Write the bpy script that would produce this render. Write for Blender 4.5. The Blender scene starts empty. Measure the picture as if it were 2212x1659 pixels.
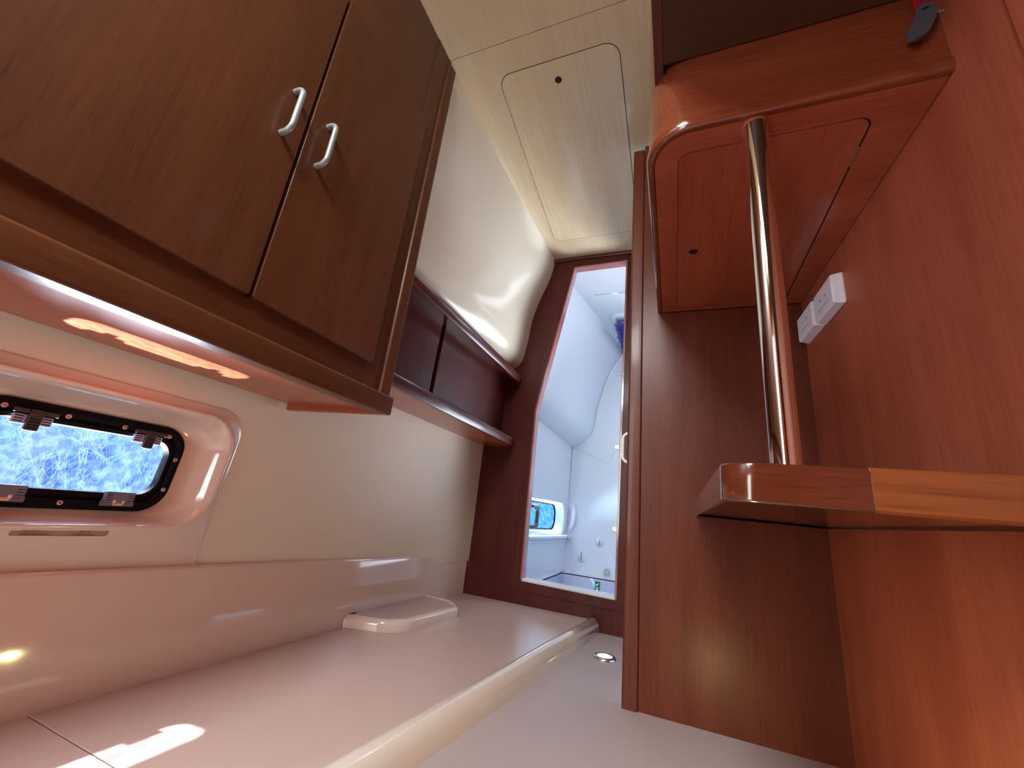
import bpy, bmesh, math, random
from mathutils import Vector, Matrix
random.seed(7)
S = bpy.context.scene
COL = S.collection
PI = math.pi

# ------------------------------------------------------------------ camera
cam_d = bpy.data.cameras.new('camera'); cam = bpy.data.objects.new('camera', cam_d); COL.objects.link(cam)
yaw, pitch, roll = 0.39568823, 0.30085242, 0.11260166
ca, sa, cb, sb, cc, sc = math.cos(yaw), math.sin(yaw), math.cos(pitch), math.sin(pitch), math.cos(roll), math.sin(roll)
fwd = Vector((-sa*cb, ca*cb, sb)); rgt = Vector((ca, sa, 0)); up = rgt.cross(fwd)
r2 = rgt*cc + up*sc; u2 = up*cc - rgt*sc
M = Matrix((r2, u2, -fwd)).transposed().to_4x4(); M.translation = Vector((0, 0, 0.47))
cam.matrix_world = M
cam_d.sensor_fit = 'HORIZONTAL'; cam_d.sensor_width = 36.0
cam_d.lens = 36.0*874.8/2212.0
cam_d.clip_start = 0.02
S.camera = cam

# ------------------------------------------------------------------ light, world, exposure
S.view_settings.view_transform = 'Standard'
S.view_settings.look = 'None'
S.view_settings.exposure = 1.35
S.view_settings.gamma = 1.0
S.view_settings.use_curve_mapping = False
S.render.film_transparent = False
S.cycles.max_bounces = 10
S.cycles.diffuse_bounces = 6
S.cycles.glossy_bounces = 5
S.cycles.transparent_max_bounces = 12
S.cycles.sample_clamp_indirect = 4.0

W = bpy.data.worlds.new('world'); S.world = W; W.use_nodes = True
wn = W.node_tree.nodes; wl = W.node_tree.links
bg = wn['Background']; bg.inputs['Color'].default_value = (0.42, 0.66, 1.0, 1); bg.inputs['Strength'].default_value = 0.8

def area(name, loc, target, sx, sy, power, color):
    l = bpy.data.lights.new(name, 'AREA'); l.shape = 'RECTANGLE'; l.size = sx; l.size_y = sy
    l.energy = power; l.color = color
    o = bpy.data.objects.new(name, l); COL.objects.link(o); o.location = loc
    o.rotation_euler = (Vector(target)-Vector(loc)).to_track_quat('-Z', 'Y').to_euler()
    return o
# soft fill lamps added behind the camera, unseen; no opening is built there
area('rear_fill', (-0.66, -1.24, 0.95), (0.15, 0.9, 0.85), 0.6, 1.3, 11.5, (0.96, 0.97, 0.93))
area('overhead_fill', (-0.36, -0.55, 1.93), (-0.40, -0.2, 0), 0.55, 0.7, 27.0, (0.90, 0.98, 1.0))
# washroom: daylight at its deck hatch, then two lamps added out of view
area('washroom_hatch_daylight', (-0.12, 2.45, 1.85), (-0.5, 2.9, 0.8), 0.4, 0.5, 1.15, (0.76, 0.88, 1.0))
area('washroom_right_fill', (0.30, 2.75, 1.1), (-0.7, 2.6, 0.9), 0.5, 0.8, 1.05, (0.76, 0.88, 1.0))  # added lamp on the unseen right side, where no window is built
sl = area('washroom_spill_fill', (-0.02, 2.62, 0.85), (-0.55, 1.45, 1.55), 0.42, 1.2, 3.0, (0.86, 0.91, 1.0)); sl.data.spread = math.radians(80)  # added fill hidden by the post, aimed out through the doorway
def sun(name, direction, energy, angle, color):
    d = bpy.data.lights.new(name, 'SUN'); d.energy = energy; d.angle = math.radians(angle); d.color = color
    o = bpy.data.objects.new(name, d); COL.objects.link(o)
    o.rotation_euler = Vector(direction).to_track_quat('-Z', 'Y').to_euler(); return o
# open sky on the port side, the sun on that side, and its glitter thrown up from the water
sun('bright_sky', (1, 0.0, 0.0), 34.0, 75, (0.80, 0.87, 1.0))
sun('low_sun', (0.295, 0.035, -0.426), 4.6, 0.8, (0.86, 0.93, 1.0))
sun('sun_off_water', (0.68, -0.04, 0.72), 22.0, 1.3, (1.0, 0.66, 0.55))

# ------------------------------------------------------------------ materials
def newmat(name):
    m = bpy.data.materials.new(name); m.use_nodes = True
    nt = m.node_tree; b = nt.nodes['Principled BSDF']; return m, nt, b
def setp(b, **k):
    for a, v in k.items():
        a = a.replace('_', ' ')
        if a in b.inputs: b.inputs[a].default_value = v
def lin(r, g, b):
    f = lambda c: (c/255/12.92) if c/255 <= 0.04045 else ((c/255+0.055)/1.055)**2.4
    return (f(r), f(g), f(b), 1)
def plain(name, col, rough=0.4, metal=0.0, coat=0.0, bump=0.0, bscale=60, mottle=0.0, ior=1.5):
    m, nt, b = newmat(name); n = nt.nodes; l = nt.links
    setp(b, Base_Color=col, Roughness=rough, Metallic=metal, Coat_Weight=coat, Coat_Roughness=0.06, IOR=ior)
    tc = n.new('ShaderNodeTexCoord')
    if mottle:
        nz = n.new('ShaderNodeTexNoise'); nz.inputs['Scale'].default_value = 5; nz.inputs['Detail'].default_value = 3
        l.new(tc.outputs['Object'], nz.inputs['Vector'])
        mx = n.new('ShaderNodeMix'); mx.data_type = 'RGBA'
        mx.inputs['A'].default_value = col; mx.inputs['B'].default_value = tuple(c*(1-mottle) for c in col[:3])+(1,)
        l.new(nz.outputs['Fac'], mx.inputs['Factor']); l.new(mx.outputs['Result'], b.inputs['Base Color'])
    if bump:
        nb = n.new('ShaderNodeTexNoise'); nb.inputs['Scale'].default_value = bscale
        l.new(tc.outputs['Object'], nb.inputs['Vector'])
        bp = n.new('ShaderNodeBump'); bp.inputs['Strength'].default_value = bump; bp.inputs['Distance'].default_value = 0.001
        l.new(nb.outputs['Fac'], bp.inputs['Height']); l.new(bp.outputs['Normal'], b.inputs['Normal'])
    return m
def wood(name, ca_, cb_, axis='Z', rough=0.28, coat=0.35, scale=1.0, band=0.0, pore=0.8):
    """grain runs along axis; ca_ light tone, cb_ dark tone"""
    m, nt, b = newmat(name); n = nt.nodes; l = nt.links
    tc = n.new('ShaderNodeTexCoord')
    def noise(sl, sw, det, dist=0.0):
        mp = n.new('ShaderNodeMapping'); s = [sw, sw, sw]; s['XYZ'.index(axis)] = sl
        mp.inputs['Scale'].default_value = [v*scale for v in s]
        l.new(tc.outputs['Object'], mp.inputs['Vector'])
        z = n.new('ShaderNodeTexNoise'); z.inputs['Scale'].default_value = 1; z.inputs['Detail'].default_value = det
        z.inputs['Distortion'].default_value = dist
        l.new(mp.outputs['Vector'], z.inputs['Vector']); return z
    big = noise(1.3, 9, 3, 0.8); fine = noise(7, 210, 2)
    pores = noise(16, 420, 1)
    a = n.new('ShaderNodeMath'); a.operation = 'MULTIPLY_ADD'; a.inputs[1].default_value = 0.32
    l.new(fine.outputs['Fac'], a.inputs[0])
    a2 = n.new('ShaderNodeMath'); a2.operation = 'MULTIPLY'; a2.inputs[1].default_value = 0.62; l.new(big.outputs['Fac'], a2.inputs[0])
    l.new(a2.outputs[0], a.inputs[2])
    rp = n.new('ShaderNodeValToRGB'); rp.color_ramp.elements[0].position = 0.36; rp.color_ramp.elements[1].position = 0.68
    rp.color_ramp.elements[0].color = cb_; rp.color_ramp.elements[1].color = ca_
    l.new(a.outputs[0], rp.inputs['Fac'])
    pr = n.new('ShaderNodeValToRGB'); pr.color_ramp.elements[0].position = 0.28; pr.color_ramp.elements[1].position = 0.40
    pr.color_ramp.elements[0].color = (0.72, 0.72, 0.72, 1); pr.color_ramp.elements[1].color = (1, 1, 1, 1)
    l.new(pores.outputs['Fac'], pr.inputs['Fac'])
    mx = n.new('ShaderNodeMix'); mx.data_type = 'RGBA'; mx.blend_type = 'MULTIPLY'; mx.inputs['Factor'].default_value = pore
    l.new(rp.outputs['Color'], mx.inputs['A']); l.new(pr.outputs['Color'], mx.inputs['B'])
    l.new(mx.outputs['Result'], b.inputs['Base Color'])
    setp(b, Roughness=rough, Coat_Weight=coat, Coat_Roughness=0.10, Specular_IOR_Level=0.35)
    return m
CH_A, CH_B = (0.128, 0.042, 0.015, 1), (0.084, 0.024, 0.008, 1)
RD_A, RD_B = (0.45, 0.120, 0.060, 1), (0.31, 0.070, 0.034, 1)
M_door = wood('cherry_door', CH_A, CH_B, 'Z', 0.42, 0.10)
M_rail = wood('cherry_rail', CH_A, CH_B, 'Y', 0.36, 0.15)
M_red = wood('cherry_panel', RD_A, RD_B, 'Z', 0.46, 0.0)
M_part = wood('partition_cherry', (0.150, 0.036, 0.018, 1), (0.100, 0.021, 0.010, 1), 'Z', 0.34, 0.0); M_part.node_tree.nodes['Principled BSDF'].inputs['Specular IOR Level'].default_value = 0.26
M_redx = wood('cherry_cross_grain', RD_A, RD_B, 'X', 0.30, 0.3)
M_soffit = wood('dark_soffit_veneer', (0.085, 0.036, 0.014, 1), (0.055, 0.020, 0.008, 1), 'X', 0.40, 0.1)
M_redy = wood('cherry_long_grain', RD_A, RD_B, 'Y', 0.30, 0.3)
M_dark = wood('mahogany_bulkhead', (0.105, 0.020, 0.015, 1), (0.062, 0.010, 0.008, 1), 'Z', 0.36, 0.04); M_dark.node_tree.nodes['Principled BSDF'].inputs['Specular IOR Level'].default_value = 0.2
M_darky = wood('mahogany_long_grain', (0.125, 0.030, 0.024, 1), (0.08, 0.017, 0.014, 1), 'Y', 0.30, 0.35)
M_gloss = wood('varnished_cherry', (0.22, 0.052, 0.020, 1), (0.135, 0.026, 0.011, 1), 'X', 0.16, 0.9)
M_glossd = wood('varnished_dark_cherry', (0.13, 0.030, 0.012, 1), (0.08, 0.016, 0.007, 1), 'X', 0.14, 0.9)
M_glossy_light = wood('varnished_light_cherry', lin(150, 84, 42), lin(112, 54, 24), 'X', 0.20, 0.8, 0.7)
M_glossv = wood('varnished_cherry_vertical', (0.16, 0.036, 0.015, 1), (0.10, 0.018, 0.008, 1), 'Z', 0.42, 0.1)
M_pale = wood('pale_ash_ceiling', lin(232, 216, 180), lin(214, 194, 158), 'Y', 0.28, 0.6, 0.45, 0, 0.2)
M_jamb = wood('light_pink_cherry_lining', lin(178, 112, 104), lin(150, 88, 82), 'Z', 0.22, 1.0)
M_cream = plain('cream_gelcoat', lin(230, 223, 204), 0.48, coat=0.0, mottle=0.04)
M_creamg = plain('glossy_cream_hull_liner', lin(230, 223, 204), 0.14, coat=0.0, mottle=0.03); M_creamg.node_tree.nodes['Principled BSDF'].inputs['Specular IOR Level'].default_value = 0.32
M_berth = plain('pale_berth_gelcoat', lin(202, 174, 166), 0.30, coat=0.12, mottle=0.03, bump=0.25, bscale=55)
M_rim = plain('glossy_pale_gelcoat', lin(230, 214, 200), 0.09, coat=1.0)
M_floor = plain('pale_floor_gelcoat', lin(184, 166, 164), 0.50, coat=0.0, mottle=0.05, bump=0.2, bscale=90)
M_white = plain('white_gelcoat', lin(224, 230, 238), 0.25, coat=0.3, mottle=0.02)
M_whitep = plain('white_plastic', lin(240, 240, 250), 0.35)
M_handle = plain('satin_white_metal', lin(150, 156, 154), 0.34, metal=0.35)
M_black = plain('black_anodised', lin(16, 14, 22), 0.5); M_black.node_tree.nodes['Principled BSDF'].inputs['Specular IOR Level'].default_value = 0.12
M_blackp = plain('dark_grey_plastic', lin(62, 52, 56), 0.45)
M_grey = plain('grey_hinge_plastic', lin(112, 108, 130), 0.4)
M_clear = plain('pale_lilac_plastic', lin(190, 196, 240), 0.25, coat=0.5)
M_chrome = plain('polished_steel', (0.86, 0.85, 0.82, 1), 0.045, metal=1.0)
M_steel = plain('brushed_steel', (0.62, 0.58, 0.55, 1), 0.28, metal=1.0)
M_screw = plain('screw_head', lin(225, 190, 180), 0.3, metal=0.6)
M_gap = plain('shadow_gap', lin(26, 12, 10), 0.8)
M_groove = plain('groove_sealant', lin(70, 46, 36), 0.7)
M_tag = plain('dark_grey_leather', lin(66, 68, 78), 0.55, bump=0.5, bscale=300)
M_redfab = plain('crimson_plastic', lin(150, 16, 40), 0.4)
M_green = plain('green_sticker', lin(20, 110, 70), 0.5)
M_label = plain('clear_label_film', lin(172, 132, 118), 0.35)
M_ink = plain('label_ink', lin(112, 76, 66), 0.6)
M_tub = plain('lilac_grey_gelcoat', lin(176, 180, 208), 0.35)
M_fluff = plain('blue_violet_fluff', lin(112, 112, 206), 0.95)
M_marks = plain('grey_marking', lin(120, 112, 140), 0.6)
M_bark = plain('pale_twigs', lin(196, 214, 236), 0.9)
def emis(name, col, st):
    m, nt, b = newmat(name); setp(b, Base_Color=col, Emission_Color=col, Emission_Strength=st, Roughness=0.4); return m
M_lamp = emis('courtesy_lamp_lens', lin(238, 238, 150), 3.2)
def glass(name, tint=(1, 1, 1, 1), refl=0.35):
    m, nt, b = newmat(name); n = nt.nodes; l = nt.links; n.remove(b)
    t = n.new('ShaderNodeBsdfTransparent'); t.inputs['Color'].default_value = tint
    g = n.new('ShaderNodeBsdfGlossy'); g.inputs['Roughness'].default_value = 0.02
    lw = n.new('ShaderNodeLayerWeight'); pw = n.new('ShaderNodeMath'); pw.operation = 'POWER'; pw.inputs[1].default_value = 6; l.new(lw.outputs['Facing'], pw.inputs[0]); f = n.new('ShaderNodeMath'); f.operation = 'MULTIPLY_ADD'; f.inputs[1].default_value = refl; f.inputs[2].default_value = 0.03; l.new(pw.outputs[0], f.inputs[0])
    x = n.new('ShaderNodeMixShader'); l.new(f.outputs[0], x.inputs[0]); l.new(t.outputs[0], x.inputs[1]); l.new(g.outputs[0], x.inputs[2])
    l.new(x.outputs[0], n['Material Output'].inputs['Surface']); return m
M_glass = glass('acrylic_pane', (0.93, 0.97, 1.0, 1))
def dapple_tint():  # blotchy tint put into the pane to dapple the sun patch
    nt = M_glass.node_tree; n = nt.nodes; l = nt.links
    tc = n.new('ShaderNodeTexCoord'); nz = n.new('ShaderNodeTexNoise'); nz.inputs['Scale'].default_value = 62; nz.inputs['Detail'].default_value = 1.5
    l.new(tc.outputs['Object'], nz.inputs['Vector'])
    r = n.new('ShaderNodeValToRGB'); r.color_ramp.elements[0].position = 0.40; r.color_ramp.elements[1].position = 0.58
    r.color_ramp.elements[0].color = (0.55, 0.60, 0.66, 1); r.color_ramp.elements[1].color = (0.95, 0.98, 1.0, 1)
    l.new(nz.outputs['Fac'], r.inputs['Fac'])
    l.new(r.outputs['Color'], [x for x in n if x.bl_idname == 'ShaderNodeBsdfTransparent'][0].inputs['Color'])
dapple_tint()
M_glass2 = glass('tinted_acrylic', (0.55, 0.85, 0.95, 1), 0.10)
def hillmat():
    m, nt, b = newmat('wooded_bank'); n = nt.nodes; l = nt.links
    tc = n.new('ShaderNodeTexCoord'); v = n.new('ShaderNodeTexNoise'); v.inputs['Scale'].default_value = 3.0; v.inputs['Detail'].default_value = 12
    v.inputs['Roughness'].default_value = 0.75
    l.new(tc.outputs['Object'], v.inputs['Vector'])
    r = n.new('ShaderNodeValToRGB'); e = r.color_ramp.elements
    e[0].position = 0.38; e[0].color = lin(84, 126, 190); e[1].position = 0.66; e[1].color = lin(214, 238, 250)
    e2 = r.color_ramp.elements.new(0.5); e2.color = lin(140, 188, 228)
    l.new(v.outputs['Fac'], r.inputs['Fac']); l.new(r.outputs['Color'], b.inputs['Base Color']); setp(b, Roughness=0.9)
    return m
M_hill = hillmat()

# ------------------------------------------------------------------ mesh helpers
class MB:
    def __init__(s): s.v = []; s.f = []
    def add(s, vs, fs):
        o = len(s.v); s.v += [tuple(p) for p in vs]; s.f += [tuple(i+o for i in f) for f in fs]; return s
    def box(s, x0, x1, y0, y1, z0, z1):
        return s.add([(x, y, z) for x in (x0, x1) for y in (y0, y1) for z in (z0, z1)],
                     [(0, 1, 3, 2), (4, 6, 7, 5), (0, 4, 5, 1), (2, 3, 7, 6), (0, 2, 6, 4), (1, 5, 7, 3)])
    def hexa(s, bot, top):
        return s.add(list(bot)+list(top), [(3, 2, 1, 0), (4, 5, 6, 7)]+[(i, (i+1) % 4, (i+1) % 4+4, i+4) for i in range(4)])
    def prism(s, poly, fn, a, b):
        """poly 2D points, fn(u,v,t) -> xyz"""
        n = len(poly); vs = [fn(p[0], p[1], a) for p in poly]+[fn(p[0], p[1], b) for p in poly]
        return s.add(vs, [tuple(range(n-1, -1, -1)), tuple(range(n, 2*n))]+[(i, (i+1) % n, (i+1) % n+n, i+n) for i in range(n)])
    def loft(s, loops, closed=True, caps=False):
        n = len(loops[0]); vs = [p for L in loops for p in L]; fs = []
        for k in range(len(loops)-1):
            for i in range(n if closed else n-1):
                j = (i+1) % n; fs.append((k*n+i, k*n+j, (k+1)*n+j, (k+1)*n+i))
        if caps: fs += [tuple(range(n-1, -1, -1)), tuple((len(loops)-1)*n+i for i in range(n))]
        return s.add(vs, fs)
    def tube(s, path, r, seg=12, caps=True):
        path = [Vector(p) for p in path]; loops = []; t0 = (path[1]-path[0]).normalized()
        nrm = t0.orthogonal().normalized()
        for i, p in enumerate(path):
            a = path[max(i-1, 0)]; b = path[min(i+1, len(path)-1)]; t = (b-a).normalized()
            nrm = (nrm-t*nrm.dot(t)).normalized(); bn = t.cross(nrm)
            rr = r[i] if isinstance(r, (list, tuple)) else r
            loops.append([p+nrm*rr*math.cos(q*2*PI/seg)+bn*rr*math.sin(q*2*PI/seg) for q in range(seg)])
        return s.loft(loops, True, caps)
    def lathe(s, prof, c, ax='Z', seg=32):
        """prof (r, h) list, turned round axis through c"""
        loops = []
        for r, h in prof:
            L = []
            for q in range(seg):
                a = q*2*PI/seg; u, v = r*math.cos(a), r*math.sin(a)
                L.append({'Z': (c[0]+u, c[1]+v, c[2]+h), 'X': (c[0]+h, c[1]+u, c[2]+v), 'Y': (c[0]+u, c[1]+h, c[2]+v)}[ax])
            loops.append(L)
        return s.loft(loops, True, True)
def rpoly(pts, rads, n=6):
    out = []; N = len(pts)
    for i in range(N):
        p = Vector(pts[i]); a = (Vector(pts[i-1])-p); b = (Vector(pts[(i+1) % N])-p)
        r = rads[i] if isinstance(rads, (list, tuple)) else rads
        if r <= 0: out.append(tuple(p)); continue
        al, bl = a.normalized(), b.normalized(); ang = al.angle(bl); d = min(r/math.tan(ang/2), a.length*0.49, b.length*0.49)
        p0 = p+al*d; p1 = p+bl*d
        for k in range(n+1):
            t = k/n; q = p0*(1-t)**2+p*2*t*(1-t)*0+Vector((0, 0))
            # true arc
            c = p+(al+bl).normalized()*(d*math.tan(ang/2)/math.sin(ang/2)); v0 = p0-c; v1 = p1-c
            th = v0.angle(v1); sgn = 1 if v0.cross(v1) > 0 else -1
            aa = sgn*th*t; out.append((c.x+v0.x*math.cos(aa)-v0.y*math.sin(aa), c.y+v0.x*math.sin(aa)+v0.y*math.cos(aa)))
    return out

def worldloc(o):
    p = Vector((0, 0, 0))
    while o: p += o.location; o = o.parent
    return p
def link(name, mb, mat, parent=None, bevel=0.0, seg=2, smooth=35, recalc=True, origin=None):
    me = bpy.data.meshes.new(name)
    off = worldloc(parent) if parent else Vector(origin or (0, 0, 0))
    me.from_pydata([tuple(Vector(v)-off) for v in mb.v], [], mb.f)
    bm = bmesh.new(); bm.from_mesh(me)
    bmesh.ops.remove_doubles(bm, verts=bm.verts, dist=1e-6)
    if recalc: bmesh.ops.recalc_face_normals(bm, faces=bm.faces)
    bm.to_mesh(me); bm.free()
    if bevel:
        pass
    me.materials.append(mat)
    me.shade_smooth(); me.set_sharp_from_angle(angle=math.radians(smooth))
    o = bpy.data.objects.new(name, me); COL.objects.link(o)
    if parent: o.parent = parent
    else: o.location = off
    if bevel:
        md = o.modifiers.new('bevel', 'BEVEL'); md.width = bevel; md.segments = seg; md.limit_method = 'ANGLE'; md.angle_limit = math.radians(40)
        md.harden_normals = True
    return o
def struct(name, mb, mat, parent=None, **k):
    o = link(name, mb, mat, parent, **k)
    if not parent: o['kind'] = 'structure'
    return o
def tag(o, label, cat, group=None):
    o['label'] = label; o['category'] = cat
    if group: o['group'] = group
    return o
def thing(name, loc, label, cat, group=None):
    o = bpy.data.objects.new(name, None); o.empty_display_size = 0.05; COL.objects.link(o); o.location = loc
    return tag(o, label, cat, group)
def sempty(name, loc):
    o = bpy.data.objects.new(name, None); o.empty_display_size = 0.05; COL.objects.link(o); o.location = loc
    o['kind'] = 'structure'; return o

# ------------------------------------------------------------------ dimensions (metres)
YB, YP, ZC, ZS, ZU = 2.05, 1.335, 1.957, 1.345, 1.17     # bulkhead, partition, ceiling, lowered soffit, locker underside
YR = -1.30                                               # back of the cabin
def XR(y): return 0.372+(1.335-y)*0.039                  # right wall
def Xledge(y): return -0.995-(1.976-max(y, -9))*0.0243   # face of the moulded upstand
def Zledge(y): return 0.236+(2.05-y)*0.0245
def XW(y, z):                                            # hull liner, from upstand to ceiling
    prof = [(0.0, -0.022, 0), (0.25, -0.012, 0), (0.80, 0.026, 0), (1.15, 0.06, 0), (1.22, 0.095, 0), (1.243, 0.131, 0), (1.258, 0.168, 0), (1.30, 0.197, 0), (1.415, 0.214, 0),
            (1.564, 0.228, 0), (1.686, 0.262, 0), (1.76, 0.291, 0), (1.823, 0.314, 0), (1.88, 0.328, 0), (1.917, 0.334, 0), (ZC, 0.340, 0), (3, 0.35, 0)]
    if z <= 0.8: return -0.986-(2.05-y)*0.047+(z-0.25)*(2.05-y)*0.06
    base = -1.0-(2.05-y)*(0.020 if z < 0.8 else 0.020+0.045*(min(z, ZC)-0.8)/1.15)
    for (a, xa, _), (b, xb, _) in zip(prof, prof[1:]):
        if a <= z <= b: return base+xa+(xb-xa)*(z-a)/(b-a)
    return base+prof[-1][1]

# ------------------------------------------------------------------ the shell
f = MB().box(-0.95, 0.60, YR, YB, -0.06, 0.0); struct('floor', f, M_floor)
# ceiling: pale panels, a seam at y = 0.82, lowered wooden soffit on the right
struct('ceiling', MB().box(-1.3, 0.7, 0.8275, YB+0.02, ZC, ZC+0.03), M_pale)
struct('ceiling', MB().box(-1.3, 0.7, YR, 0.8255, ZC, ZC+0.03), M_pale)
struct('ceiling_seam', MB().box(-1.3, 0.7, 0.8, 0.85, ZC+0.003, ZC+0.02), M_groove)
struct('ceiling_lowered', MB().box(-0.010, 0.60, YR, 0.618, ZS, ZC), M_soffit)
struct('trim_1', MB().box(-0.028, -0.010, YR, 0.700, ZS-0.002, ZC), M_darky, bevel=0.002)

# hull liner (left wall) above the berth, with an opening for the portlight
def rloop(y0, y1, z0, z1, r, off, n=8):
    """rounded rectangle on the hull liner, offset inboard by off"""
    pts = rpoly([(y1, z1), (y1, z0), (y0, z0), (y0, z1)], r, n)
    return [(XW(y, z)+off, y, z) for y, z in pts]
mb = MB()
mb.loft([rloop(0.12, 0.77, 0.20, 0.80, 0.0005, 0), rloop(0.205, 0.685, 0.345, 0.612, 0.07, 0)])
for ya, yb in ((YR, 0.12), (0.77, YB+0.02)):
    mb.loft([[(XW(ya+(yb-ya)*i/12, z), ya+(yb-ya)*i/12, z) for i in range(13)] for z in (0.20, 0.32, 0.44, 0.56, 0.68, 0.80)], closed=False)
struct('wall_left', mb, M_cream, smooth=60, recalc=False); mb = MB()
ys = [YR+i*(YB+0.02-YR)/24 for i in range(25)]
zs = [0.80, 0.95, 1.10, 1.18, 1.24, 1.27, 1.30, 1.36, 1.42, 1.48, 1.53, 1.58, 1.62, 1.66, 1.70, 1.74, 1.78, 1.82, 1.86, 1.90, ZC, ZC+0.02]
import itertools
# smoothed profile so that the liner bulges softly
def XWs(y, z): return sum(XW(y, z+d)*w for d, w in ((-.03, .15), (-.015, .22), (0, .26), (.015, .22), (.03, .15))) if z > 1.16 else XW(y, z)
mb.loft([[(XWs(y, z), y, z) for y in ys] for z in zs], closed=False)
wl_ = struct('wall_left_upper', mb, M_creamg, smooth=60, recalc=False)
# moulded upstand between berth and liner
mb = MB(); loops = []
for y in (YR, 0.2, 0.8, 1.4, 2.044):
    x, z = Xledge(y), Zledge(y)
    loops.append([(x-0.06, y, 0.0), (x, y, 0.0), (x, y, z-0.012), (x-0.003, y, z-0.004), (x-0.011, y, z), (x-0.06, y, z+0.001)])
mb.loft(loops, True, True); struct('baseboard_left', mb, M_rim)

# forward bulkhead with the doorway
door = [(-0.700, 0.150), (-0.706, 1.008), (-0.541, 1.900), (-0.229, 1.905), (-0.240, 0.140)]
DO = rpoly(door, [0.004]*5, 2)
def ring_prism(mb, inner, outer, y0, y1):
    """plate with a hole; inner and outer have the same number of points (x,z)"""
    A = [(x, y0, z) for x, z in outer]; B = [(x, y0, z) for x, z in inner]; C = [(x, y1, z) for x, z in inner]; D = [(x, y1, z) for x, z in outer]
    return mb.loft([A, B, C, D, A])
def grow(poly, d):
    n = len(poly); out = []
    cxx = sum(p[0] for p in poly)/n; czz = sum(p[1] for p in poly)/n
    for i in range(n):
        p = Vector(poly[i]); a = (p-Vector(poly[i-1])).normalized(); b = (Vector(poly[(i+1) % n])-p).normalized()
        na = Vector((-a.y, a.x)); nb = Vector((-b.y, b.x))
        if na.dot(p-Vector((cxx, czz))) < 0: na, nb = -na, -nb
        m_ = (na+nb).normalized(); out.append(tuple(p+m_*d/max(0.3, m_.dot(na))))
    return out
outer = [(-1.25, -0.05), (-1.25, 1.008), (-1.25, 1.99), (0.42, 1.99), (0.42, -0.05)]
ring_prism(MBW := MB(), door, outer, YB, YB+0.025); struct('wall_front', MBW, M_dark)
g1 = grow(door, 0.042)
ring_prism(T2 := MB(), grow(door, 0.0), g1, YB-0.006, YB+0.002); struct('trim_2', T2, M_dark, bevel=0.0015)
T3 = MB(); gi, go = grow(door, -0.010), grow(door, 0.001)
T3.loft([[(gi[k][0], YB+0.003, gi[k][1]), (go[k][0], YB+0.003, go[k][1]), (go[k][0], YB+0.055, go[k][1]), (gi[k][0], YB+0.055, gi[k][1])] for k in range(5)], True, True); struct('trim_3', T3, M_jamb, bevel=0.0015)
struct('trim_4', MB().box(-0.75, 0.0, YB-0.016, YB-0.001, ZC-0.022, ZC-0.001), M_darky, bevel=0.003)

# partition on the right with its bullnosed post
struct('wall_middle', MB().box(-0.093, 0.42, YP, YP+0.022, 0.0, 1.93), M_part)
mb = MB(); pr = rpoly([(-0.136, YP-0.008), (-0.136, YP+0.030), (-0.094, YP+0.030), (-0.094, YP-0.008)], [0.007, 0.007, 0.001, 0.005], 5)
mb.prism(pr, lambda u, v, t: (u, v, t), 0.0, 1.905); struct('trim_5', mb, M_glossv, bevel=0.002)
# right wall
mb = MB(); mb.hexa([(XR(YR), YR, 0), (XR(YR)+.03, YR, 0), (XR(YP)+.03, YP, 0), (XR(YP), YP, 0)],
                   [(XR(YR), YR, 1.96), (XR(YR)+.03, YR, 1.96), (XR(YP)+.03, YP, 1.96), (XR(YP), YP, 1.96)])
struct('wall_right', mb, M_red)
mb = MB(); mb.hexa([(XR(.30)-.012, .30, 0), (XR(.30)+.002, .30, 0), (XR(.517)+.002, .517, 0), (XR(.517)-.012, .517, 0)],
                   [(XR(.30)-.012, .30, ZS), (XR(.30)+.002, .30, ZS), (XR(.517)+.002, .517, ZS), (XR(.517)-.012, .517, ZS)])
struct('trim_6', mb, M_red, bevel=0.004)
# back of the cabin, plain and closed, out of view
struct('wall_back', MB().box(-1.3, 0.6, YR-0.03, YR, -0.05, 2.0), M_part)

# ------------------------------------------------------------------ portlight in the left wall
win = sempty('window_1', (-1.03, 0.445, 0.475))
def ring(loops, name, mat, parent, **k):
    mb = MB(); mb.loft(loops); return link(name, mb, mat, parent, recalc=False, **k)
# moulded panel standing 4 mm proud of the liner, with the deep rounded recess
sur = ring([rloop(0.175, 0.709, 0.255, 0.631, [0.066, 0.003, 0.003, 0.066], -0.004), rloop(0.176, 0.708, 0.256, 0.630, [0.066, 0.003, 0.003, 0.066], 0.002), rloop(0.179, 0.705, 0.258, 0.627, [0.064, 0.003, 0.003, 0.064], 0.004),
            rloop(0.192, 0.698, 0.345, 0.612, 0.080, 0.004), rloop(0.195, 0.695, 0.350, 0.609, 0.078, 0.0085), rloop(0.200, 0.690, 0.354, 0.605, 0.076, 0.010),
            rloop(0.204, 0.686, 0.357, 0.601, 0.074, 0.0075), rloop(0.215, 0.675, 0.362, 0.594, 0.070, -0.010), rloop(0.227, 0.663, 0.367, 0.586, 0.064, -0.028), rloop(0.240, 0.650, 0.371, 0.579, 0.060, -0.038),
            rloop(0.262, 0.626, 0.374, 0.571, 0.056, -0.044), rloop(0.30, 0.59, 0.40, 0.55, 0.05, -0.046)], 'moulded_surround', M_rim, win, smooth=60)
F = 0.0
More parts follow.
